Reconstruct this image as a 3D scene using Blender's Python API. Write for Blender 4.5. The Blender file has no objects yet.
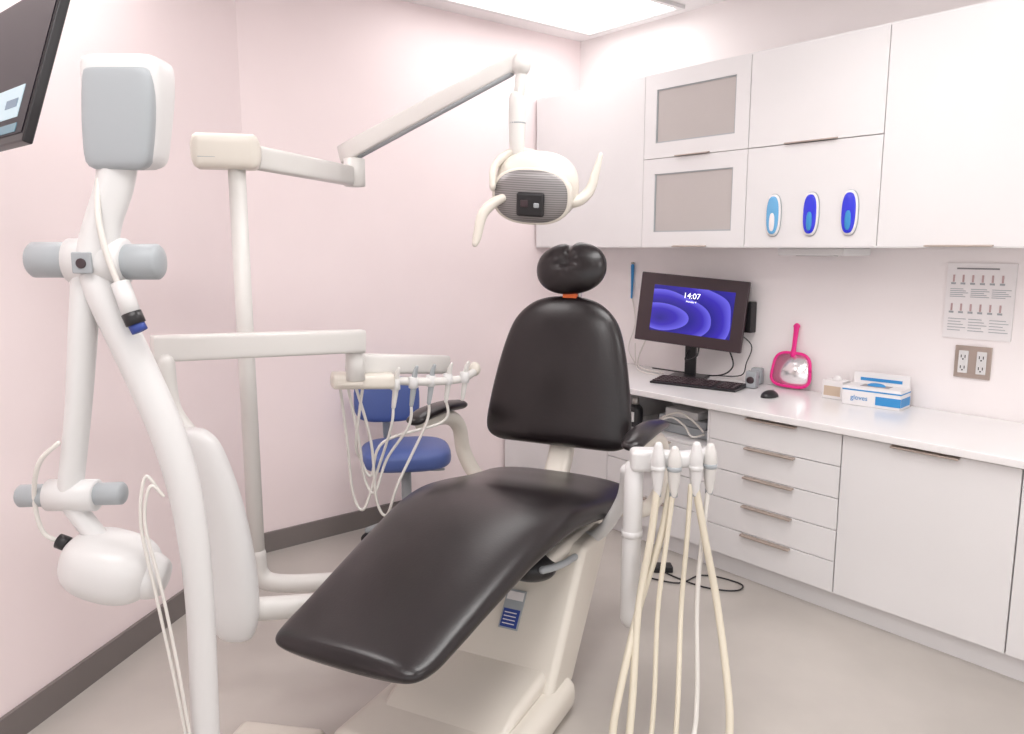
import bpy, bmesh, math
from mathutils import Vector, Matrix
scene=bpy.context.scene
COL=scene.collection
# ---------------------------------------------------------------- helpers
def mat(name,col,rough=0.5,metal=0.0,bump=0.0,bscale=60,var=0.0,vscale=3,emit=None,estr=0,coat=0,spec=None):
    m=bpy.data.materials.new(name); m.use_nodes=True
    nt=m.node_tree; b=nt.nodes['Principled BSDF']
    b.inputs['Base Color'].default_value=(*col,1); b.inputs['Roughness'].default_value=rough
    b.inputs['Metallic'].default_value=metal
    if coat: b.inputs['Coat Weight'].default_value=coat; b.inputs['Coat Roughness'].default_value=0.2
    if spec is not None: b.inputs['Specular IOR Level'].default_value=spec
    tc=nt.nodes.new('ShaderNodeTexCoord')
    n=nt.nodes.new('ShaderNodeTexNoise'); n.inputs['Scale'].default_value=vscale; n.inputs['Detail'].default_value=4
    nt.links.new(tc.outputs['Object'],n.inputs['Vector'])
    r=nt.nodes.new('ShaderNodeValToRGB')
    v=max(var,0.012)
    r.color_ramp.elements[0].position=0.3; r.color_ramp.elements[1].position=0.7
    r.color_ramp.elements[0].color=(*[c*(1-v) for c in col],1); r.color_ramp.elements[1].color=(*[min(1,c*(1+v)) for c in col],1)
    nt.links.new(n.outputs['Fac'],r.inputs['Fac']); nt.links.new(r.outputs['Color'],b.inputs['Base Color'])
    if bump:
        n2=nt.nodes.new('ShaderNodeTexNoise'); n2.inputs['Scale'].default_value=bscale; n2.inputs['Detail'].default_value=3
        nt.links.new(tc.outputs['Object'],n2.inputs['Vector'])
        bp=nt.nodes.new('ShaderNodeBump'); bp.inputs['Strength'].default_value=bump; bp.inputs['Distance'].default_value=0.003
        nt.links.new(n2.outputs['Fac'],bp.inputs['Height']); nt.links.new(bp.outputs['Normal'],b.inputs['Normal'])
    if emit:
        b.inputs['Emission Color'].default_value=(*emit,1); b.inputs['Emission Strength'].default_value=estr
    return m
def group(name,M=None):
    e=bpy.data.objects.new(name,None); e.empty_display_size=0.1
    COL.objects.link(e)
    if M is not None: e.matrix_world=M
    return e
def frame(x,y,z=0,deg=0):
    return Matrix.Translation((x,y,z))@Matrix.Rotation(math.radians(deg),4,'Z')
def mesh(name,par,m,vs,fs,smooth=True,bevel=0,seg=3):
    me=bpy.data.meshes.new(name); me.from_pydata([tuple(v) for v in vs],[],fs)
    bm=bmesh.new(); bm.from_mesh(me); bmesh.ops.recalc_face_normals(bm,faces=bm.faces[:]); bm.to_mesh(me); bm.free()
    me.materials.append(m)
    if smooth:
        for p in me.polygons: p.use_smooth=True
    o=bpy.data.objects.new(name,me); COL.objects.link(o)
    if par is not None: o.parent=par
    if bevel:
        b=o.modifiers.new('bevel','BEVEL'); b.width=bevel; b.segments=seg; b.limit_method='ANGLE'
        for p in me.polygons: p.use_smooth=True
        w=o.modifiers.new('wn','WEIGHTED_NORMAL'); w.keep_sharp=False
    return o
def box(name,par,m,x0,x1,y0,y1,z0,z1,bevel=0,seg=3):
    vs=[(x,y,z) for x in(x0,x1) for y in(y0,y1) for z in(z0,z1)]
    fs=[(0,1,3,2),(4,6,7,5),(0,4,5,1),(2,3,7,6),(0,2,6,4),(1,5,7,3)]
    return mesh(name,par,m,vs,fs,False,bevel,seg)
def prism(name,par,m,poly,x0,x1,bevel=0,seg=3):
    n=len(poly); vs=[(x0,a,b) for a,b in poly]+[(x1,a,b) for a,b in poly]
    fs=[tuple(range(n)),tuple(range(n,2*n))]+[(i,(i+1)%n,n+(i+1)%n,n+i) for i in range(n)]
    return mesh(name,par,m,vs,fs,False,bevel,seg)
def cr(P,n):
    P=[tuple(p) for p in P]
    if len(P)<3 or n<=1: return P
    out=[]
    for i in range(len(P)-1):
        p0=P[max(i-1,0)];p1=P[i];p2=P[i+1];p3=P[min(i+2,len(P)-1)]
        for k in range(n):
            t=k/n
            out.append(tuple(0.5*((2*b)+(-a+c)*t+(2*a-5*b+4*c-d)*t*t+(-a+3*b-3*c+d)*t**3) for a,b,c,d in zip(p0,p1,p2,p3)))
    out.append(P[-1]); return out
def se(a,e):
    c=math.cos(a);s=math.sin(a)
    return math.copysign(abs(c)**(2/e),c),math.copysign(abs(s)**(2/e),s)
def rings_mesh(name,par,m,rings):
    vs=[];fs=[];n=len(rings[0])
    for r in rings: vs+=r
    for i in range(len(rings)-1):
        for j in range(n):
            k=(j+1)%n
            fs.append((i*n+j,i*n+k,(i+1)*n+k,(i+1)*n+j))
    fs.append(tuple(range(n))); L=(len(rings)-1)*n; fs.append(tuple(range(L,L+n)))
    return mesh(name,par,m,vs,fs,True)
def sweep(name,par,m,pts,r,n=6,seg=14,asp=(1,1),e=2,cap=1.0,side=None):
    rr=r if isinstance(r,(list,tuple)) else [r]*len(pts)
    P=cr([tuple(p)+(q,) for p,q in zip(pts,rr)],n)
    V=[Vector(p[:3]) for p in P]; R=[p[3] for p in P]
    T=[]
    for i in range(len(V)):
        t=V[min(i+1,len(V)-1)]-V[max(i-1,0)]; T.append(t.normalized())
    s=Vector(side) if side else T[0].cross(Vector((0,0,1)))
    if s.length<0.05: s=Vector((1,0,0))
    s=(s-T[0]*s.dot(T[0])).normalized()
    rings=[]
    def ring(p,t,s,q):
        u=t.cross(s)
        out=[]
        for j in range(seg):
            a=2*math.pi*(j+0.5)/seg; c,d=se(a,e)
            out.append(p+s*(q*asp[0]*c)+u*(q*asp[1]*d))
        return out
    if cap>0:
        for a in (85,60,30): 
            a=math.radians(a); rings.append(ring(V[0]-T[0]*R[0]*cap*math.sin(a),T[0],s,R[0]*math.cos(a)))
    for i,(p,t,q) in enumerate(zip(V,T,R)):
        s=(s-t*s.dot(t)).normalized(); rings.append(ring(p,t,s,q))
    if cap>0:
        for a in (30,60,85):
            a=math.radians(a); rings.append(ring(V[-1]+T[-1]*R[-1]*cap*math.sin(a),T[-1],s,R[-1]*math.cos(a)))
    return rings_mesh(name,par,m,rings)
def cyl(name,par,m,a,b,r,r2=None,seg=24):
    return sweep(name,par,m,[a,b],[r,r2 if r2 is not None else r],1,seg,cap=0.12)
def loft(name,par,m,st,u,v,e=3,n=4,seg=40):
    u=Vector(u);v=Vector(v);rings=[]
    for (x,y,z,hw,hh) in cr(st,n):
        c=Vector((x,y,z)); rr=[]
        for j in range(seg):
            p,q=se(2*math.pi*(j+.5)/seg,e); rr.append(c+u*(max(hw,.002)*p)+v*(max(hh,.002)*q))
        rings.append(rr)
    return rings_mesh(name,par,m,rings)
def ball(name,par,m,c,r,M=None,fn=None,nu=32,nv=20,e=2):
    rings=[]
    for i in range(1,nv):
        th=math.pi*i/nv; ring=[]
        cz,sz=se(th-math.pi/2,e)[1],se(th-math.pi/2,e)[0]
        for j in range(nu):
            a,b=se(2*math.pi*(j+.5)/nu,e)
            p=Vector((r[0]*sz*a,r[1]*sz*b,r[2]*cz))
            if fn: p=Vector(fn(p))
            if M: p=M@p
            ring.append(p+Vector(c))
        rings.append(ring)
    return rings_mesh(name,par,m,rings)
def text(name,par,m,body,size,loc,rot):
    c=bpy.data.curves.new(name,'FONT'); c.body=body; c.size=size; c.align_x='CENTER'; c.align_y='CENTER'
    c.materials.append(m); o=bpy.data.objects.new(name,c); COL.objects.link(o); o.parent=par
    o.location=loc; o.rotation_euler=rot; return o
RX90=(math.radians(90),0,0)
# ---------------------------------------------------------------- materials
M_pink=mat('pink_paint',(0.92,0.80,0.803),0.6,var=0.01)
M_wallw=mat('warm_white_paint',(0.91,0.86,0.855),0.6)
M_ceil=mat('ceiling_white',(0.87,0.84,0.84),0.8)
M_floor=mat('polished_concrete',(0.50,0.462,0.428),0.30,var=0.12,vscale=1.6,bump=0.05,bscale=40)
M_base=mat('baseboard_vinyl',(0.19,0.165,0.158),0.5)
M_cab=mat('white_laminate',(0.80,0.785,0.788),0.28)
M_cabin=mat('cabinet_gap',(0.38,0.35,0.35),0.7)
M_counter=mat('white_quartz',(0.87,0.85,0.85),0.18)
M_nickel=mat('brushed_nickel',(0.48,0.40,0.35),0.35,0.6)
M_steel=mat('steel',(0.5,0.48,0.46),0.3,0.9)
M_frost=mat('frosted_glass',(0.52,0.48,0.465),0.25)
M_leather=mat('black_upholstery',(0.009,0.0055,0.0065),0.31,bump=0.10,bscale=140,spec=0.5,coat=.15)
M_beige=mat('beige_plastic',(0.72,0.67,0.60),0.35)
M_white=mat('white_plastic',(0.71,0.70,0.695),0.3)
M_cream=mat('cream_enamel',(0.69,0.67,0.645),0.32)
M_greyp=mat('grey_plastic',(0.36,0.38,0.40),0.4)
M_lgrey=mat('pale_grey_plastic',(0.38,0.405,0.425),0.4)
M_black=mat('black_plastic',(0.015,0.014,0.016),0.35)
M_dark=mat('dark_bezel',(0.05,0.03,0.035),0.3)
M_blue=mat('blue_vinyl',(0.075,0.12,0.34),0.4)
M_hose=mat('ivory_hose',(0.71,0.65,0.53),0.4)
M_hosew=mat('white_hose',(0.74,0.71,0.67),0.4)
M_pinkp=mat('magenta_plastic',(0.82,0.02,0.25),0.3)
M_mirror=mat('mirror_glass',(0.9,0.88,0.89),0.22,0.8)
M_paper=mat('paper',(0.84,0.81,0.81),0.7)
M_ink=mat('ink',(0.25,0.24,0.25),0.7)
M_ink2=mat('print_rose',(0.55,0.38,0.38),0.7)
M_gblue=mat('carton_blue',(0.04,0.28,0.62),0.5)
M_ovalb=mat('translucent_blue_glow',(0.02,0.03,0.62),0.15,coat=.5,emit=(0.02,0.03,0.7),estr=0.12)  # slight emission makes the blue window glow; it is no lamp
M_ovalc=mat('translucent_cyan',(0.14,0.42,0.72),0.15,coat=.5)
M_wood=mat('kraft_card',(0.60,0.47,0.36),0.7)
M_orange=mat('orange_trim',(0.8,0.15,0.03),0.4)
M_fillpanel=mat('fill_diffuser',(0.9,0.9,0.9),0.5,emit=(1,0.99,0.98),estr=9.3)  # emission for the added fill panels only
M_panel2=mat('light_diffuser_dimmed',(0.9,0.9,0.9),0.5,emit=(1,0.99,0.98),estr=3.4)
M_txt=mat('screen_text',(1,1,1),0.5,emit=(1,1,1),estr=1)
M_bluelbl=mat('label_blue',(0.03,0.06,0.28),0.5)
def screen_mat():
    m=bpy.data.materials.new('desktop_screen'); m.use_nodes=True; nt=m.node_tree; b=nt.nodes['Principled BSDF']
    tc=nt.nodes.new('ShaderNodeTexCoord'); w=nt.nodes.new('ShaderNodeTexWave'); w.wave_type='RINGS'; w.rings_direction='Y'
    w.wave_profile='SAW'
    w.inputs['Scale'].default_value=2.3; w.inputs['Distortion'].default_value=4.5; w.inputs['Detail'].default_value=0.0; w.inputs['Detail Scale'].default_value=1.4
    mp=nt.nodes.new('ShaderNodeMapping'); mp.inputs['Location'].default_value=(0.16,0,0.10); mp.inputs['Scale'].default_value=(1,1,1.7)
    r=nt.nodes.new('ShaderNodeValToRGB')
    r.color_ramp.elements[0].position=0.0; r.color_ramp.elements[0].color=(0.012,0.008,0.22,1)
    r.color_ramp.elements[1].position=1.0; r.color_ramp.elements[1].color=(0.15,0.13,0.80,1)
    e=r.color_ramp.elements.new(0.6); e.color=(0.035,0.018,0.45,1)
    nt.links.new(tc.outputs['Object'],mp.inputs['Vector']); nt.links.new(mp.outputs['Vector'],w.inputs['Vector']); nt.links.new(w.outputs['Fac'],r.inputs['Fac'])
    nt.links.new(r.outputs['Color'],b.inputs['Emission Color']); b.inputs['Emission Strength'].default_value=1.0
    b.inputs['Base Color'].default_value=(0.01,0.01,0.03,1); b.inputs['Roughness'].default_value=0.25
    return m
M_screen=screen_mat()
def reflector_mat():
    m=bpy.data.materials.new('faceted_reflector'); m.use_nodes=True; nt=m.node_tree; b=nt.nodes['Principled BSDF']
    tc=nt.nodes.new('ShaderNodeTexCoord'); w=nt.nodes.new('ShaderNodeTexWave'); w.bands_direction='Z'; w.inputs['Scale'].default_value=45
    r=nt.nodes.new('ShaderNodeValToRGB'); r.color_ramp.elements[0].color=(0.20,0.19,0.19,1); r.color_ramp.elements[1].color=(0.36,0.34,0.34,1)
    nt.links.new(tc.outputs['Object'],w.inputs['Vector']); nt.links.new(w.outputs['Fac'],r.inputs['Fac']); nt.links.new(r.outputs['Color'],b.inputs['Base Color'])
    b.inputs['Metallic'].default_value=0.5; b.inputs['Roughness'].default_value=0.4
    return m
M_refl=reflector_mat()
# ---------------------------------------------------------------- room
C1=Vector((0.4235,5.06)); C2=Vector((-1.235,3.69)); C3=Vector((-2.37,-2.0)); C4=Vector((6.26,-2.0)); HC=2.75
def wallseg(name,p,q,m,z0,z1,th,inset=0):
    d=(q-p).normalized(); nrm=Vector((-d.y,d.x)); cen=Vector((1,1.5))
    if nrm.dot(cen-p)>0: nrm=-nrm
    a=p-nrm*inset; b=q-nrm*inset; o=nrm*th
    vs=[(a.x,a.y,z0),(b.x,b.y,z0),(b.x+o.x,b.y+o.y,z0),(a.x+o.x,a.y+o.y,z0)]
    vs+=[(v[0],v[1],z1) for v in vs]
    return mesh(name,None,m,vs,[(0,1,2,3),(4,5,6,7),(0,1,5,4),(1,2,6,5),(2,3,7,6),(3,0,4,7)],False)
wallseg('wall_back',C2,C1,M_pink,0,HC,0.1)
wallseg('wall_left',C3,C2,M_pink,0,HC,0.1)
wallseg('wall_right',C1,C4,M_wallw,0,HC,0.1)
wallseg('baseboard_back',C2,C1-(C1-C2).normalized()*0.66,M_base,0,0.1,0.014,0.0145)
wallseg('baseboard_left',C3,C2,M_base,0,0.1,0.014,0.0145)
def slab(name,m,z0,z1):
    c=[C1+Vector((0.05,.15)),C2+Vector((-.1,.1)),C3+Vector((-.1,0)),C4+Vector((.1,0))]
    vs=[(p.x,p.y,z0) for p in c]+[(p.x,p.y,z1) for p in c]
    mesh(name,None,m,vs,[(0,1,2,3),(4,5,6,7)]+[(i,(i+1)%4,4+(i+1)%4,4+i) for i in range(4)],False)
slab('floor',M_floor,-0.1,0); slab('ceiling',M_ceil,HC,HC+0.1)
K=frame(0,0,0,-50.4)   # cabinet-run frame: x along wall, y into wall
def panel(x0,x1,y0,y1,m=None):
    g=group('ceiling_or_fill_panel',K)
    box('diffuser',g,m or M_fillpanel,x0,x1,y0,y1,HC-0.012,HC-0.002)
    for a,b,c,d in((x0-.03,x1+.03,y0-.03,y0),(x0-.03,x1+.03,y1,y1+.03),(x0-.03,x0,y0,y1),(x1,x1+.03,y0,y1)):
        box('rim',g,M_white,a,b,c,d,HC-0.02,HC-0.001)
panel(-3.42,-2.78,2.2,3.42,M_panel2); panel(-1.6,-0.98,1.3,2.5); panel(-3.0,-2.38,-0.4,.8); panel(-1.2,-.58,-0.6,0.6); panel(0.4,1.0,1.2,2.4)  # first is the visible ceiling light; the rest are added fill out of view
# ---------------------------------------------------------------- base cabinets
g=group('base_cabinet_run',K)
X0,X1=-3.615,0.42; F=2.95
box('toe_kick',g,M_cab,X0,X1,F+0.03,3.54,0.0,0.1)
box('carcass_a',g,M_cabin,X0,-2.755,F,3.54,0.1,0.768)
box('carcass_b',g,M_cabin,-2.755,-2.12,F,3.54,0.1,0.575)
box('niche_back',g,M_cab,-2.755,-2.12,3.44,3.54,0.575,0.768)
box('niche_shelf',g,M_cab,-2.755,-2.12,F-.018,3.44,0.575,0.588)
box('carcass_c',g,M_cabin,-2.12,X1,F,3.54,0.1,0.768)
box('niche_side_l',g,M_cab,-2.757,-2.745,F-.018,3.44,0.588,0.768)
box('niche_side_r',g,M_cab,-2.13,-2.118,F-.018,3.44,0.588,0.768)
def front(n,x0,x1,z0,z1,handle=None,hz=None):
    box(n,g,M_cab,x0+.0015,x1-.0015,F-.02,F-.001,z0+.0015,z1-.0015,0.0015,1)
    if handle:
        c=(x0+x1)/2
        prism(n+'_pull',g,M_nickel,[(F-.042,hz-.002),(F-.042,hz+.005),(F-.019,hz+.008),(F-.019,hz+.001)],c-handle/2,c+handle/2,0.0015,1)
front('door_a',X0,-3.19,.1,.765,.2,.755); front('door_b',-3.19,-2.757,.1,.765,.2,.755)
for i in range(3): front('file_drawer_%d'%i,-2.755,-2.12,.1+i*.158,.1+(i+1)*.158,.2,.1+(i+1)*.158-.012)
for i in range(5): front('drawer_%d'%i,-2.118,-1.488,.1+i*.133,.1+(i+1)*.133,.24,.1+(i+1)*.133-.010)
front('door_c',-1.486,-.858,.1,.765,.24,.756); front('door_d',-.856,-.226,.1,.765,.24,.756); front('door_e',-.224,.41,.1,.765,.24,.756)
box('countertop',g,M_counter,X0,X1+.01,2.905,3.545,.77,.80,.004,2)
# upper cabinets
g=group('upper_cabinet_run',K); U=3.2
box('carcass',g,M_cabin,X0,X1,U+.002,3.545,1.505,2.355)
box('bottom_panel',g,M_cab,X0,X1,U-.018,3.545,1.497,1.506)
box('top_panel',g,M_cab,X0,X1,U-.018,3.545,2.354,2.364)
def udoor(n,x0,x1,z0,z1,glass=False,handle=.24):
    x0+=.0015;x1-=.0015;z0+=.0015;z1-=.0015;c=(x0+x1)/2
    if glass:
        w=.075
        box(n+'_stile_l',g,M_cab,x0,x0+w,U-.02,U,z0,z1); box(n+'_stile_r',g,M_cab,x1-w,x1,U-.02,U,z0,z1)
        box(n+'_rail_b',g,M_cab,x0+w,x1-w,U-.02,U,z0,z0+w); box(n+'_rail_t',g,M_cab,x0+w,x1-w,U-.02,U,z1-w,z1)
        box(n+'_pane',g,M_frost,x0+w,x1-w,U-.012,U,z0+w,z1-w)
        for nm,a,b,c2,d in(('b',x0+w,x1-w,z0+w,z0+w+.006),('t',x0+w,x1-w,z1-w-.006,z1-w),('l',x0+w,x0+w+.006,z0+w,z1-w),('r',x1-w-.006,x1-w,z0+w,z1-w)):
            box(n+'_bead_'+nm,g,M_lgrey,a,b,U-.016,U-.011,c2,d)
    else: box(n,g,M_cab,x0,x1,U-.02,U,z0,z1,.0015,1)
    if handle: prism(n+'_pull',g,M_nickel,[(U-.038,z0-.001),(U-.038,z0+.004),(U-.019,z0+.007),(U-.019,z0+.001)],c-handle/2,c+handle/2,.001,1)
udoor('door_a',X0,-2.772,1.5,2.36,handle=None)
udoor('glass_door_low',-2.772,-2.148,1.5,1.945,True,.2); udoor('glass_door_high',-2.772,-2.148,1.945,2.36,True,.2)
udoor('door_b',-2.148,-1.526,1.5,1.945,handle=None); udoor('door_c',-2.148,-1.526,1.945,2.36)
udoor('door_d',-1.526,-.904,1.5,2.36); udoor('door_e',-.904,-.282,1.5,2.36); udoor('door_f',-.282,.41,1.5,2.36)
# oval glove dispensers on door
for x,m in((-1.998,M_ovalc),(-1.818,M_ovalb),(-1.645,M_ovalb)):
    gg=group('glove_dispenser',K@Matrix.Translation((x,U-.02,1.64)))
    def oval(n,m,hw,hh,y0,y1,dz=0):
        r=[]
        for y,s in((y0,.9),(y0+(y1-y0)*.3,1),(y1,1)):
            r.append([Vector((hw*s*se(2*math.pi*j/40,2.6)[0],y,dz+hh*s*se(2*math.pi*j/40,2.6)[1])) for j in range(40)])
        rings_mesh(n,gg,m,r)
    oval('rim',M_lgrey,.0385,.0945,-.006,-.0005); oval('rim_face',M_paper,.037,.092,-.012,-.004); oval('window',m,.030,.083,-.016,-.010)
    oval('slot',M_gblue if m is M_ovalb else M_paper,.013,.040,-.018,-.013,-.030)
gg=group('paper_towel_dispenser',K)
box('body',gg,M_white,-2.02,-1.70,3.26,3.5,1.462,1.496,.006); box('slot',gg,M_cabin,-1.95,-1.77,3.30,3.34,1.459,1.463)
# poster & outlet & misc on right wall
gg=group('wall_poster',K)
box('sheet',gg,M_paper,-1.388,-1.127,3.543,3.549,1.12,1.433)
box('heading',gg,M_ink,-1.35,-1.19,3.541,3.544,1.408,1.414)
for r in range(2):
    for c in range(6):
        x=-1.365+c*.037
        prism('icon_%d_%d'%(r,c),gg,M_ink2,[(3.541,1.385-r*.12),(3.541,1.355-r*.12),(3.544,1.355-r*.12),(3.544,1.385-r*.12)],x+.002,x+.009)
        box('icon_base_%d_%d'%(r,c),gg,M_lgrey,x-.004,x+.014,3.541,3.544,1.345-r*.12,1.353-r*.12)
for r in range(10):
    z=1.325-r*.008 if r<5 else 1.20-(r-5)*.012
    for c in range(3): box('line_%d_%d'%(r,c),gg,M_lgrey,-1.37+c*.08,-1.37+c*.08+.05+.01*((r+c)%3),3.541,3.544,z,z+.0025)
gg=group('wall_outlet',K)
box('plate',gg,M_nickel,-1.33,-1.19,3.541,3.549,.955,1.09,.002,2)
for x in(-1.295,-1.225):
    box('receptacle',gg,M_white,x-.019,x+.019,3.536,3.542,.975,1.07,.003,2)
    for z in(1.0,1.046):
        box('slot_a',gg,M_black,x-.009,x-.006,3.5345,3.5365,z-.006,z+.006); box('slot_b',gg,M_black,x+.006,x+.009,3.5345,3.5365,z-.006,z+.006)
        cyl('ground',gg,M_black,(x,3.5345,z-.012),(x,3.537,z-.012),.003)
gg=group('blue_wall_brush',K)
sweep('handle',gg,M_gblue,[(-3.15,3.538,1.39),(-3.15,3.538,1.29),(-3.15,3.536,1.2)],[.010,.008,.006])
cyl('wall_hook',gg,M_steel,(-3.15,3.53,1.405),(-3.15,3.549,1.405),.006)
sweep('cord',gg,M_hosew,[(-3.15,3.54,1.2),(-3.12,3.54,1.05),(-3.16,3.53,.9),(-3.08,3.5,.815)],.003)
# ---------------------------------------------------------------- counter items
CZ=.801
def kw(x,y): 
    v=K@Vector((x,y,0)); return v.x,v.y
x,y=kw(-2.60,3.39)
MM=frame(x,y,CZ,-29)
g=group('computer_monitor',MM)
box('stand_base',g,M_black,-.10,.10,-.06,.07,0,.014,.006)
prism('stand_neck',g,M_black,[(.02,.012),(.045,.012),(.045,.30),(.02,.30)],-.03,.03,.004,2)
mh=group('panel_head',Matrix.Identity(4)); mh.parent=g; mh.location=(.006,-.02,.365); mh.rotation_euler=(math.radians(-4),math.radians(4.5),0)
box('bezel',mh,M_dark,-.290,.290,-.012,.018,-.190,.180,.006)
box('rear_bulge',mh,M_black,-.16,.16,.016,.05,-.12,.12,.015)
box('display',mh,M_screen,-.210,.225,-.0135,-.011,-.128,.118)
text('clock',mh,M_txt,'14:07',.042,(0,-.0145,.075),RX90); text('date',mh,M_txt,'Monday 4',.014,(0,-.0145,.045),RX90)
KL=MM.inverted()@K
def kcable(n,m,pts,r): sweep(n,g,m,[tuple(KL@Vector(p)) for p in pts],r)
kcable('monitor_cable',M_black,[(-2.45,3.45,1.05),(-2.42,3.50,.95),(-2.40,3.5,.87),(-2.48,3.48,.818),(-2.7,3.46,.812),(-2.9,3.45,.812)],.004)
kcable('monitor_cable_b',M_black,[(-2.40,3.47,1.08),(-2.30,3.51,1.0),(-2.33,3.52,.9),(-2.36,3.52,.83),(-2.5,3.51,.812)],.003)
kcable('monitor_cable_c',M_black,[(-2.56,3.42,1.02),(-2.54,3.38,.93),(-2.60,3.36,.90),(-2.62,3.42,.96)],.005)
kcable('white_cable',M_hosew,[(-3.0,3.52,.99),(-3.05,3.5,.86),(-2.95,3.4,.815),(-2.74,3.35,.812)],.004)
kcable('white_cable_b',M_hosew,[(-3.1,3.52,.93),(-3.0,3.42,.82),(-2.85,3.3,.812),(-2.72,3.28,.812)],.003)
# keyboard
g=group('computer_keyboard',frame(.945,3.925,CZ,-36.8))
prism('case',g,M_black,[(-.075,.0),(-.075,.010),(.075,.024),(.075,0)],-.23,.23,.003,2)
for r in range(5):
    for c in range(19):
        if c==14: continue
        yy=-.062+r*.026; z=.0115+(yy+.07)*.085
        box('key_%d_%d'%(r,c),g,M_dark,-.220+c*.0232,-.220+c*.0232+.0192,yy,yy+.0205,z-.001,z+.006,.001,1)
# mouse
g=group('computer_mouse',frame(1.216,3.62,CZ,-50))
ball('shell',g,M_black,(0,0,.0),(.034,.055,.032),fn=lambda p:(p.x,p.y,max(p.z,0.0)))
box('wheel',g,M_lgrey,-.003,.003,.015,.03,.026,.032,.001,1)
for x,y in((-2.205,3.385),(-2.25,3.50)):
    g=group('desk_speaker',K@Matrix.Translation((x,y,CZ))@Matrix.Rotation(math.radians(15),4,'Z'))
    prism('cabinet',g,M_greyp,[(-.028,0),(.03,0),(.025,.085),(-.018,.085)],-.028,.028,.008)
    cyl('cone',g,M_dark,(0,-.028,.04),(0,-.020,.042),.019)
# mirror
g=group('hand_mirror',K@Matrix.Translation((-2.065,3.495,CZ+.009))@Matrix.Rotation(math.radians(-8),4,'X'))
loop=[]
for j in range(33):
    a=2*math.pi*j/32; c,s=se(a,3.6); loop.append(((.102+.010*(-s))*c,0,.088+.084*s))
sweep('frame',g,M_pinkp,loop,.0075,2,10,cap=0)
r=[[Vector((.985*p[0],yy,p[2])) for p in loop[:-1]] for yy in(-.001,.004)]
rings_mesh('glass',g,M_mirror,r)
sweep('handle',g,M_pinkp,[(0,0,.165),(0,0,.20),(0,0,.27),(0,0,.305)],[.016,.012,.013,.016],asp=(1,.6))
ball('handle_end',g,M_pinkp,(0,0,.305),(.018,.008,.014))
# glove box
g=group('glove_box',K@Matrix.Translation((-1.60,3.43,CZ))@Matrix.Rotation(math.radians(6),4,'Z'))
box('carton',g,M_paper,-.125,.125,-.06,.06,0,.085,.001,1)
box('carton_band',g,M_gblue,.02,.1255,-.0615,-.0595,.012,.05)
box('carton_stripe',g,M_gblue,-.1255,.1255,-.0615,.0615,.066,.072)
box('side_print',g,M_gblue,.1245,.1262,-.055,.055,.012,.05)
box('lid_flap',g,M_paper,-.12,.12,.055,.062,.085,.135); box('opening',g,M_cabin,-.06,.06,-.03,.03,.0845,.0862)
ball('glove_tuft',g,M_gblue,(0,0,.086),(.04,.02,.014))
box('flap_print',g,M_gblue,-.09,.09,.053,.0555,.098,.112)
text('lettering',g,M_gblue,'gloves',.03,(-.05,-.0625,.035),RX90)
g=group('tissue_box',K@Matrix.Translation((-1.80,3.46,CZ)))
box('carton',g,M_paper,-.05,.05,-.04,.04,0,.085,.002,1); box('print',g,M_wood,-.04,.04,-.0415,-.0395,.015,.06)
ball('tissue',g,M_paper,(0,0,.088),(.022,.012,.018))
# niche items
g=group('spray_bottle',K@Matrix.Translation((-2.62,2.99,.589)))
sweep('body',g,M_black,[(0,0,.005),(0,0,.03),(0,0,.09),(0,0,.115)],[.036,.038,.038,.018],cap=.2); cyl('cap',g,M_steel,(0,0,.115),(0,0,.150),.018)
box('label',g,M_white,-.022,.022,-.0395,-.034,.03,.08)
g=group('cable_modem_stack',K@Matrix.Translation((-2.36,3.12,.589)))
box('unit_a',g,M_lgrey,-.17,.17,-.1,.12,0,.045,.006); box('unit_b',g,M_greyp,-.14,.15,-.09,.1,.045,.08,.006); box('unit_c',g,M_white,-.1,.1,-.09,.1,.08,.12,.006)
sweep('coil',g,M_hosew,[(-.15,-.15,.01),(-.1,-.17,.04),(-.02,-.15,.09),(.06,-.14,.06),(.12,-.16,.02),(.16,-.12,.03)],.005)
sweep('coil_b',g,M_hosew,[(-.10,-.14,.06),(-.03,-.16,.10),(.05,-.15,.12),(.13,-.14,.08),(.17,-.14,.05)],.005)
g=group('wall_phone_block',K)
box('adapter',g,M_black,-2.36,-2.30,3.5,3.549,1.06,1.22,.006)
g=group('floor_cable')
sweep('cable',g,M_black,[(.62,3.38,.006),(.75,3.32,.006),(.86,3.40,.006),(.95,3.38,.006),(1.03,3.30,.006),(.98,3.24,.006),(.85,3.28,.006),(.72,3.42,.006),(.66,3.55,.006)],.0035)
box('plug_brick',g,M_black,.66,.75,3.44,3.50,0,.03,.005)
# ---------------------------------------------------------------- dental chair
g=group('dental_chair',frame(-.102,2.469,0,-26.1))
st=[(-.752,.484,.14,.006),(-.746,.484,.187,.017),(-.726,.485,.222,.032),(-.67,.490,.240,.042),(-.58,.507,.248,.049),(-.4,.549,.264,.056),(-.2,.592,.283,.064),(-.05,.615,.301,.070),(.08,.622,.312,.072),(.22,.608,.321,.069),(.40,.577,.330,.068),(.53,.562,.331,.066),(.60,.560,.322,.060),(.64,.560,.295,.046),(.660,.560,.22,.018)]
SX=[0]*8+[.002,.006,.012,.015,.015,.015,.015]
loft('seat_and_legrest_cushion',g,M_leather,[(sx,)+s for sx,s in zip(SX,st)],(1,0,0),(0,0,1),2.5,6,64)
ct,sn=math.cos(math.radians(11.5)),math.sin(math.radians(11.5))
bk=[(.0,.225,.010),(.006,.262,.028),(.025,.297,.046),(.065,.313,.055),(.15,.308,.057),(.28,.288,.057),(.40,.262,.054),(.49,.232,.051),(.545,.194,.046),(.585,.142,.036),(.605,.085,.022),(.612,.03,.008)]
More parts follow.
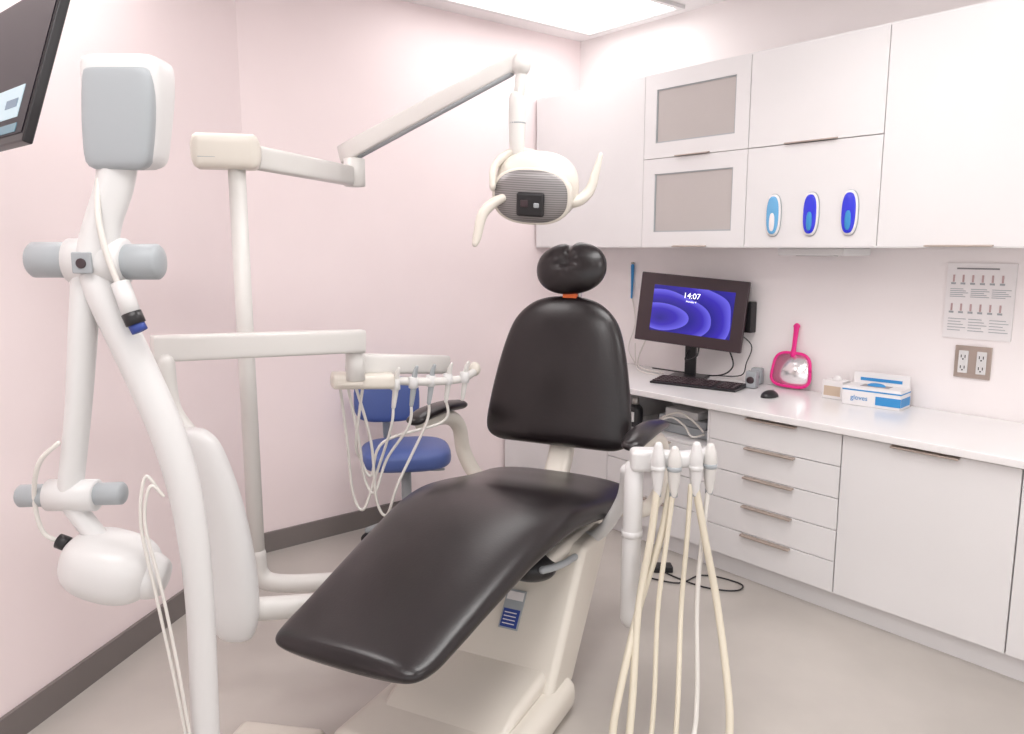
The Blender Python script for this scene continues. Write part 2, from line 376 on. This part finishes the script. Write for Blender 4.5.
loft('backrest_cushion',g,M_leather,[(-.018,.66+sn*t,.708+ct*t*.99,hw,hh) for t,hw,hh in bk],(1,0,0),(0,-ct,sn),2.5,6,64)
loft('backrest_shell',g,M_beige,[(-.018,.70+sn*t,.74+ct*t*.8,hw*.84,.03 if 0.01<t<.6 else .01) for t,hw,hh in bk],(1,0,0),(0,-ct,sn),3,4,40)
sweep('back_post',g,M_beige,[(0,.52,.53),(0,.62,.58),(0,.70,.70),(0,.73,.85)],.05,asp=(1,.6),e=4,seg=24)
def pinch(p):
    q=[p.x,p.y,p.z]
    if p.z>0: q[2]-= .012*math.exp(-(p.x/.022)**2)*(p.z/.104)
    if p.y<0:
        dx,dz=p.x,p.z-.02; rr=math.hypot(dx,dz*1.2); th=math.atan2(dz,dx)
        q[1]+= .016*math.exp(-(rr/.028)**2) + .0022*math.cos(5*th+1.57)*math.exp(-((rr-.045)/.025)**2)
        if dz>0: q[1]+=.010*math.exp(-(dx/.012)**2)*min(1,dz/.03)
    return q
MH=Matrix.Rotation(math.radians(-4),4,'Y')@Matrix.Rotation(math.radians(-12),4,'X')
def pad(name,c,r,M,fn,e=2.2,nu=96,nv=80):
    rings=[]
    for i in range(1,nv):
        th=math.pi*i/nv; ring=[]
        s_,c_=math.sin(th),-math.cos(th)
        for j in range(nu):
            a=2*math.pi*(j+.5)/nu; d=Vector((c_,s_*math.cos(a),s_*math.sin(a)))
            L=(abs(d.x)**e+abs(d.z)**e)**(1/e) if abs(d.x)+abs(d.z)>1e-6 else 1
            L2=math.sqrt((L**2)+d.y**2); d=d/L2
            rr=Vector(fn(Vector((d.x*r[0],d.y*r[1],d.z*r[2]))))
            ring.append(M@rr+Vector(c))
        rings.append(ring)
    rings_mesh(name,g,M_leather,rings)
pad('headrest_cushion',(-.001,.775,1.415),(.150,.056,.105),MH,pinch)
box('headrest_bracket',g,M_orange,-.03,.03,.755,.775,1.295,1.32,.004,2)
sweep('headrest_stem',g,M_steel,[(0,.80,1.15),(0,.81,1.3),(0,.80,1.40)],.022,asp=(1.4,.5),e=4)
# arms
for s in(-1,1):
    ax=-.44 if s<0 else .42
    sweep('armrest_pad',g,M_leather,[(ax,.29,.844),(ax,.36,.856),(ax,.5,.858),(ax,.62,.846)],[.038,.046,.046,.040],asp=(1,.5),seg=20,cap=.8)
    if s<0:
        sweep('armrest_frame',g,M_beige,[(ax*.55,.60,.50),(ax*.85,.66,.53),(ax,.66,.63),(ax,.62,.75),(ax,.52,.81),(ax,.32,.818)],[.035,.036,.036,.034,.03,.022],asp=(1,.8),seg=18,side=(0,1,0))
    else:
        sweep('armrest_frame',g,M_beige,[(.24,.60,.50),(.36,.68,.49),(ax,.70,.60),(ax,.68,.74),(ax,.56,.81),(ax,.32,.818)],[.032,.034,.034,.032,.03,.022],asp=(1,.8),seg=18,side=(0,1,0))
# underside and lift
box('seat_pan',g,M_beige,-.22,.25,.02,.56,.465,.515,.02)
prism('lift_arm',g,M_beige,[(-.14,.06),(.18,.50),(.44,.50),(.40,.44),(.08,.06)],-.10,.30,.025,4)
ball('hinge_motor',g,M_black,(.16,.02,.475),(.10,.07,.05))
sweep('hinge_bracket',g,M_greyp,[(.24,-.04,.495),(.26,.05,.48),(.27,.16,.47)],.012)
lm=group('rating_label',Matrix.Identity(4)); lm.parent=g; lm.location=(.10,.0335,.302); lm.rotation_euler=(math.radians(-36),0,0)
box('plate',lm,M_lgrey,-.035,.035,-.004,.001,-.065,.065); 
box('blue_part',lm,M_bluelbl,-.030,.030,-.005,-.003,-.06,0.0); box('white_part',lm,M_paper,-.030,.030,-.005,-.003,.03,.058)
for i in range(4): box('txt_%d'%i,lm,M_paper,-.024,.02,-.006,-.004,-.05+i*.012,-.047+i*.012)
box('floor_base',g,M_beige,-.22,.33,-.55,.06,0,.115,.045,5)
prism('base_cover',g,M_beige,[(-.40,.10),(-.28,.15),(-.02,.17),(.03,.16),(.06,.10)],-.16,.27,.03,4)
# ---------------------------------------------------------------- assistant instrument arm
g=group('assistant_instrument_arm')
sweep('tube',g,M_white,[(.39,2.42,.80),(.387,2.4,.7),(.385,2.4,.45),(.385,2.4,.30)],.031,seg=20)
sweep('tube_collar',g,M_white,[(.386,2.4,.60),(.386,2.4,.58)],.034,seg=20,cap=.1)
box('holder_block',g,M_white,.375,.475,2.375,2.445,.795,.868,.018,4)
sweep('holder_bar',g,M_white,[(.42,2.41,.835),(.47,2.40,.837),(.54,2.39,.838),(.63,2.42,.848)],[.032,.034,.032,.024],asp=(1,.8),seg=18,e=3)
sweep('link_arm',g,M_white,[(.37,2.43,.79),(.37,2.52,.66),(.30,2.62,.50),(.2,2.7,.47)],.022,seg=16)
for i,(x,y) in enumerate([(.455,2.355),(.505,2.35),(.575,2.36),(.625,2.385)]):
    tz=.890-.012*(i%2)
    sweep('handpiece_%d'%i,g,M_cream if i%2 else M_white,[(x,y,tz),(x,y,.845),(x,y,.78),(x,y-.004,.735)],[.013,.021,.018,.010],seg=14)
    cyl('valve_ring_%d'%i,g,M_lgrey if i%2 else M_white,(x,y,.825),(x,y,.812),.0225)
    cyl('valve_tip_%d'%i,g,M_greyp,(x,y,.742),(x,y,.728),.0125)
hs=[((.455,2.355),(-.02,-.06,-.11),(.36,2.16)),((.505,2.35),(-.02,-.05,-.06),(.43,2.18)),((.575,2.36),(.03,.07,.12),(.650,2.15)),((.625,2.385),(-.02,-.04,.0),(.57,2.22)),((.50,2.37),(-.03,-.10,-.16),(.31,2.14)),((.56,2.36),(-.01,-.03,-.04),(.49,2.13))]
for i,((x,y),d,(ex,ey)) in enumerate(hs):
    sweep('hose_%d'%i,g,M_hose if i!=3 else M_hosew,[(x,y,.76),(x+d[0],y-.02,.6),(x+d[1],y-.06,.38),(ex,ey,.14),(ex-.03,ey-.08,.035),(ex-.10,ey-.17,.014),(.18,1.97,.014),(.10,2.06,.03)],[.008 if i%2 else .012]*8,n=8,seg=10)
# ---------------------------------------------------------------- light pole + operating lamp
g=group('dental_operating_light')
cyl('pole',g,M_cream,(-.842,2.45,.46),(-.842,2.45,1.74),.026)
sweep('pole_foot',g,M_cream,[(-.842,2.45,.50),(-.835,2.45,.43),(-.78,2.455,.395),(-.6,2.49,.385),(-.3,2.55,.38),(-.05,2.6,.38)],.030,seg=18)
sweep('pivot_housing',g,M_beige,[(-.945,2.42,1.785),(-.865,2.44,1.785),(-.79,2.46,1.785)],.055,asp=(.9,.95),e=5,seg=28,cap=.4)
sweep('housing_seam',g,M_lgrey,[(-.942,2.4205,1.765),(-.79,2.4605,1.765)],.0555,1,28,asp=(.9,.03),e=5,cap=.3)
sweep('lower_arm',g,M_cream,[(-.80,2.49,1.775),(-.60,3.07,1.765)],[.036,.036],1,24,asp=(.7,1),e=6,cap=.15)
cyl('elbow',g,M_cream,(-.60,3.05,1.73),(-.60,3.05,1.83),.04)
sweep('upper_arm',g,M_cream,[(-.65,3.10,1.85),(-.4,2.92,1.94),(.03,2.605,2.088)],[.036,.034,.026],2,24,asp=(.7,1),e=6,cap=.15)
cyl('arm_underside',g,M_greyp,(-.58,3.045,1.84),(.0,2.62,2.052),.010)
ball('arm_tip',g,M_cream,(.03,2.6,2.075),(.030,.032,.038))
sweep('drop_sleeve',g,M_cream,[(.03,2.6,2.05),(.022,2.6,1.98),(.018,2.6,1.97),(.016,2.6,1.84),(.018,2.6,1.80)],[.018,.018,.027,.026,.02],n=3,seg=20)
sweep('sleeve_ring',g,M_greyp,[(.017,2.6,1.895),(.017,2.6,1.891)],.0275,1,24,cap=.1)
sweep('yoke',g,M_beige,[(-.062,2.55,1.69),(-.058,2.57,1.75),(-.02,2.6,1.79),(.03,2.61,1.80),(.09,2.6,1.785),(.16,2.6,1.74),(.2,2.59,1.69)],[.013,.015,.018,.02,.018,.015,.013],asp=(.8,1.2),seg=14)
sweep('handle_l',g,M_beige,[(-.03,2.55,1.655),(-.065,2.545,1.635),(-.095,2.535,1.60),(-.112,2.53,1.53),(-.118,2.525,1.51)],[.014,.017,.017,.014,.010],seg=14)
sweep('handle_r',g,M_beige,[(.15,2.56,1.64),(.21,2.56,1.645),(.25,2.57,1.68),(.27,2.57,1.74),(.283,2.57,1.79)],[.016,.018,.017,.013,.008],seg=14)
lh=group('lamp_head',Matrix.Identity(4)); lh.parent=g; lh.location=(.075,2.58,1.685); lh.rotation_euler=(math.radians(12),math.radians(4),math.radians(-16))
ball('shell',lh,M_beige,(0,.02,0.005),(.138,.075,.112),nu=40,nv=24,e=2.4)
RW,RH,RZ=.130,.090,-.016
def rr_(s,yy): return [Vector((RW*s*se(2*math.pi*j/48,2.5)[0],yy,RZ+RH*s*se(2*math.pi*j/48,2.5)[1])) for j in range(48)]
rings_mesh('bezel',lh,M_beige,[rr_(1.0,-.02),rr_(1.0,-.050),rr_(.96,-.055)])
rings_mesh('reflector',lh,M_refl,[rr_(.94,-.052),rr_(.9,-.059),rr_(.7,-.067),rr_(.4,-.071),rr_(.1,-.072)])
box('bulb_shield',lh,M_black,-.040,.050,-.086,-.068,-.075,.0,.008)
box('shield_sensor',lh,M_dark,-.025,0,-.09,-.084,-.045,-.022,.003,2); box('shield_sensor_b',lh,M_greyp,.018,.036,-.09,-.084,-.045,-.030,.003,2)
# ---------------------------------------------------------------- dentist's delivery unit
g=group('instrument_delivery_unit')
sweep('beam',g,M_cream,[(-.975,2.1,1.227),(-.475,2.455,1.206)],.036,1,28,asp=(.8,1),e=7,cap=.12)
sweep('beam_hinge',g,M_cream,[(-.945,2.10,1.19),(-.94,2.11,1.06),(-.90,2.11,.98)],[.026,.026,.032],seg=18)
loft('swing_arm_cover',g,M_white,[(-.885,2.08,1.01,.02,.012),(-.882,2.08,1.0,.05,.03),(-.87,2.08,.95,.075,.042),(-.84,2.08,.8,.090,.05),(-.812,2.08,.62,.090,.05),(-.795,2.08,.48,.076,.045),(-.785,2.08,.41,.05,.03),(-.783,2.08,.39,.02,.01)],(1,0,0),(0,1,0),2.5,5,36)
sweep('base_link',g,M_cream,[(-.80,2.1,.47),(-.6,2.2,.44),(-.4,2.32,.40),(-.05,2.5,.38)],.034,seg=18)
cyl('head_pivot',g,M_cream,(-.50,2.46,1.19),(-.50,2.46,1.08),.030)
sweep('tray_beam',g,M_cream,[(-.52,2.48,1.130),(-.24,2.76,1.085)],.034,1,28,asp=(.8,.95),e=6,cap=.2)
sweep('control_head',g,M_beige,[(-.575,2.48,1.075),(-.40,2.54,1.065)],.026,1,24,asp=(1.8,1),e=4,cap=.4)
box('control_stripe',g,M_beige,-.55,-.47,2.427,2.432,1.068,1.078)
sweep('holder_rail',g,M_cream,[(-.40,2.56,1.06),(-.28,2.60,1.05),(-.18,2.68,1.045),(-.14,2.76,1.055)],.014,seg=14)
ball('rail_knob',g,M_beige,(-.135,2.78,1.065),(.022,.022,.026))
for i in range(5):
    x=-.385+i*.055; y=2.535+i*.035
    sweep('holder_%d'%i,g,M_white,[(x,y,1.07),(x,y,1.035)],.016,2,16,cap=.2)
    sweep('handpiece_%d'%i,g,M_lgrey if i in(1,2) else M_cream,[(x+.014,y-.01,1.105),(x+.006,y-.005,1.08),(x,y,1.03),(x-.008,y,.975)],[.006,.009,.010,.007],seg=12)
for i,(ti,lx,zb) in enumerate([(0,-.53,.60),(1,-.49,.66),(2,-.45,.58),(3,-.50,.72)]):
    x=-.385+ti*.055; y=2.535+ti*.035
    sweep('hose_%d'%i,g,M_hosew,[(x-.008,y,.98),(x-.02,y+.01,.90),(lx+.06,2.60,zb+.12),(lx+.015,2.60,zb),(lx-.02,2.6,zb+.06),(lx-.025,2.56,.85),(-.56+i*.025,2.50,1.055)],.005,n=8,seg=8)
# ---------------------------------------------------------------- x-ray arm
g=group('dental_xray_arm'); Y=1.6
loft('elbow_cover',g,M_white,[(-.757,Y+.01,1.868,.050,.03),(-.757,Y+.01,1.864,.068,.045),(-.757,Y+.01,1.850,.077,.053),(-.758,Y+.01,1.80,.077,.053),(-.766,Y+.01,1.72,.073,.05),(-.771,Y+.01,1.670,.068,.045),(-.773,Y+.01,1.655,.050,.03)],(1,0,0),(0,1,0),5,4,40)
loft('elbow_inset',g,M_lgrey,[(-.755,Y-.035,1.836,.050,.014),(-.755,Y-.036,1.833,.062,.018),(-.756,Y-.036,1.79,.068,.019),(-.763,Y-.033,1.72,.067,.019),(-.769,Y-.029,1.664,.061,.018),(-.770,Y-.026,1.650,.044,.012)],(1,0,0),(0,1,0),5,3,36)
sweep('upper_neck',g,M_white,[(-.79,Y+.01,1.68),(-.80,Y+.005,1.62),(-.825,Y,1.55),(-.845,Y,1.48)],[.048,.044,.043,.05],asp=(1,.8),e=3,seg=24)
cyl('pivot_hub',g,M_white,(-.895,Y,1.472),(-.785,Y,1.472),.046)
sweep('pivot_knob_l',g,M_lgrey,[(-.970,Y,1.474),(-.885,Y,1.474)],.036,1,28,cap=.3)
sweep('pivot_knob_r',g,M_lgrey,[(-.795,Y,1.470),(-.720,Y,1.470)],.036,1,28,cap=.3)
box('hub_plate',g,M_greyp,-.868,-.828,Y-.052,Y-.044,1.448,1.49,.003,2); cyl('hub_screw',g,M_dark,(-.848,Y-.054,1.468),(-.848,Y-.050,1.468),.010)
sweep('forearm',g,M_white,[(-.868,Y,1.44),(-.885,Y,1.32),(-.91,Y,1.15),(-.94,Y,.99)],[.034,.033,.030,.030],asp=(1,.8),seg=20)
sweep('main_arm',g,M_white,[(-.848,Y-.01,1.45),(-.825,Y-.01,1.39),(-.772,Y,1.245),(-.72,Y,1.098),(-.69,Y,.944),(-.679,Y,.74),(-.685,Y,.42),(-.69,Y,.0)],[.03,.034,.035,.035,.033,.030,.030,.030],seg=22,cap=0)
cyl('lower_hub',g,M_white,(-.985,Y,.978),(-.885,Y,.978),.034)
sweep('lower_knob_l',g,M_lgrey,[(-1.045,Y,.976),(-.98,Y,.978)],.024,1,24,cap=.3); sweep('lower_knob_r',g,M_lgrey,[(-.89,Y,.980),(-.83,Y,.982)],.024,1,24,cap=.3)
sweep('head_stem',g,M_white,[(-.94,Y,.96),(-.915,Y,.92),(-.88,Y,.87)],.022,seg=16)
TR=Matrix.Rotation(math.radians(16),4,'Y')
ball('tube_head',g,M_white,(-.865,Y,.82),(.100,.085,.072),M=TR,nu=40,nv=24,e=2.5)
def tl(x): 
    v=TR@Vector((x,0,0)); return (v.x-.865,Y,v.z+.82)
sweep('tube_head_cone',g,M_white,[tl(.05),tl(.09),tl(.11)],[.055,.050,.042],seg=28,cap=.3)
cyl('cable_gland',g,M_black,(-.975,Y,.876),(-.955,Y,.868),.016)
sweep('head_cable',g,M_hosew,[(-.965,Y,.872),(-1.0,Y-.01,.90),(-1.005,Y-.02,.98),(-.975,Y-.04,1.06),(-.935,Y-.035,1.10)],.005,seg=10)
cyl('connector',g,M_white,(-.780,Y-.04,1.43),(-.760,Y-.045,1.37),.018); cyl('connector_band',g,M_black,(-.760,Y-.045,1.37),(-.752,Y-.045,1.348),.0195); cyl('connector_tip',g,M_bluelbl,(-.752,Y-.045,1.348),(-.745,Y-.045,1.333),.016)
sweep('neck_cable',g,M_hosew,[(-.812,Y-.03,1.63),(-.808,Y-.050,1.56),(-.797,Y-.052,1.49),(-.782,Y-.045,1.43)],.006,seg=10)
for i in range(2):
    o=.009*i
    sweep('arm_cable_%d'%i,g,M_hosew,[(-.735+o,Y-.035,1.00-.012*i),(-.757+o,Y-.045,1.03-.02*i),(-.770+o,Y-.05,.93),(-.750+o*1.6,Y-.05,.78),(-.728+o*1.4,Y-.045,.60),(-.712+o,Y-.04,.45),(-.70+o,Y-.03,.30)],.0036,n=8,seg=8)
cyl('foot_flange',g,M_white,(-.69,Y,.0),(-.69,Y,.03),.11)
g=group('floor_junction_box',frame(-.72,2.09,0,-10))
box('cover',g,M_beige,-.14,.14,-.12,.12,0,.055,.025,5)
# ---------------------------------------------------------------- operator stool
g=group('operator_stool',frame(-.53,3.78,0,10))
ball('seat_cushion',g,M_blue,(0,0,.48),(.222,.205,.058),nu=48,nv=24,e=3.4)
cyl('seat_plate',g,M_black,(0,0,.42),(0,0,.435),.12)
ball('back_cushion',g,M_blue,(-.085,.13,.735),(.165,.045,.115),nu=48,nv=24,e=3.6)
sweep('back_bar',g,M_lgrey,[(0,.0,.42),(-.03,.15,.41),(-.08,.23,.48),(-.09,.20,.62),(-.09,.165,.70)],.014,asp=(1.6,.7))
sweep('foot_lever',g,M_lgrey,[(0,-.02,.42),(.12,-.08,.415),(.18,-.10,.42)],.006)
cyl('gas_lift',g,M_lgrey,(0,0,.09),(0,0,.42),.025)
for k in range(5):
    a=2*math.pi*k/5+.3; cx,cy=math.cos(a),math.sin(a)
    sweep('leg_%d'%k,g,M_lgrey,[(0,0,.12),(cx*.12,cy*.12,.10),(cx*.21,cy*.21,.07)],[.024,.02,.016],seg=12)
    cyl('caster_%d'%k,g,M_black,(cx*.215-cy*.015,cy*.215+cx*.015,.027),(cx*.215+cy*.015,cy*.215-cx*.015,.027),.027)
# ---------------------------------------------------------------- wall tv on arm
ex=Vector((.753,-.658,0)); ez=Vector((.2,.229,.95)).normalized(); ey=ez.cross(ex)
MT=Matrix.Identity(4)
for i,v in enumerate((ex,ey,ez)):
    for j in range(3): MT[j][i]=v[j]
MT.translation=Vector((-1.035,1.7,1.722))
g=group('wall_television',MT)
box('bezel',g,M_black,-.52,0,0,.022,0,.38,.004,2)
box('display',g,mat('tv_screen',(0.012,0.010,0.016),0.35,spec=.2),-.51,-.012,-.002,.001,.02,.37)
box('window_graphic',g,mat('tv_graphic',(0.3,0.4,0.45),0.3,emit=(.5,.62,.66),estr=.6),-.30,-.065,-.0035,-.0015,.060,.135)
box('window_text',g,mat('tv_graphic_text',(0.1,0.15,0.2),0.3,emit=(.1,.2,.3),estr=.5),-.16,-.085,-.0045,-.003,.085,.105)
box('task_graphic',g,mat('tv_graphic_dark',(0.1,0.2,0.25),0.3,emit=(.08,.16,.2),estr=.6),-.30,-.055,-.0035,-.0015,.025,.045)
sweep('wall_bracket',g,M_black,[(-.45,.02,.2),(-.46,.07,.2),(-.47,.12,.19)],.02)
# ---------------------------------------------------------------- world, camera
w=bpy.data.worlds.new('world'); scene.world=w; w.use_nodes=True
w.node_tree.nodes['Background'].inputs[0].default_value=(1,0.985,0.98,1); w.node_tree.nodes['Background'].inputs[1].default_value=1.35
cam=bpy.data.cameras.new('camera'); co=bpy.data.objects.new('camera',cam); COL.objects.link(co)
co.location=(0,0,1.5); co.rotation_euler=(math.radians(90-8.75),0,0); cam.sensor_width=36; cam.lens=36*780/1024; cam.clip_start=0.05
scene.camera=co
scene.view_settings.view_transform='Standard'; scene.view_settings.look='None'; scene.view_settings.exposure=0
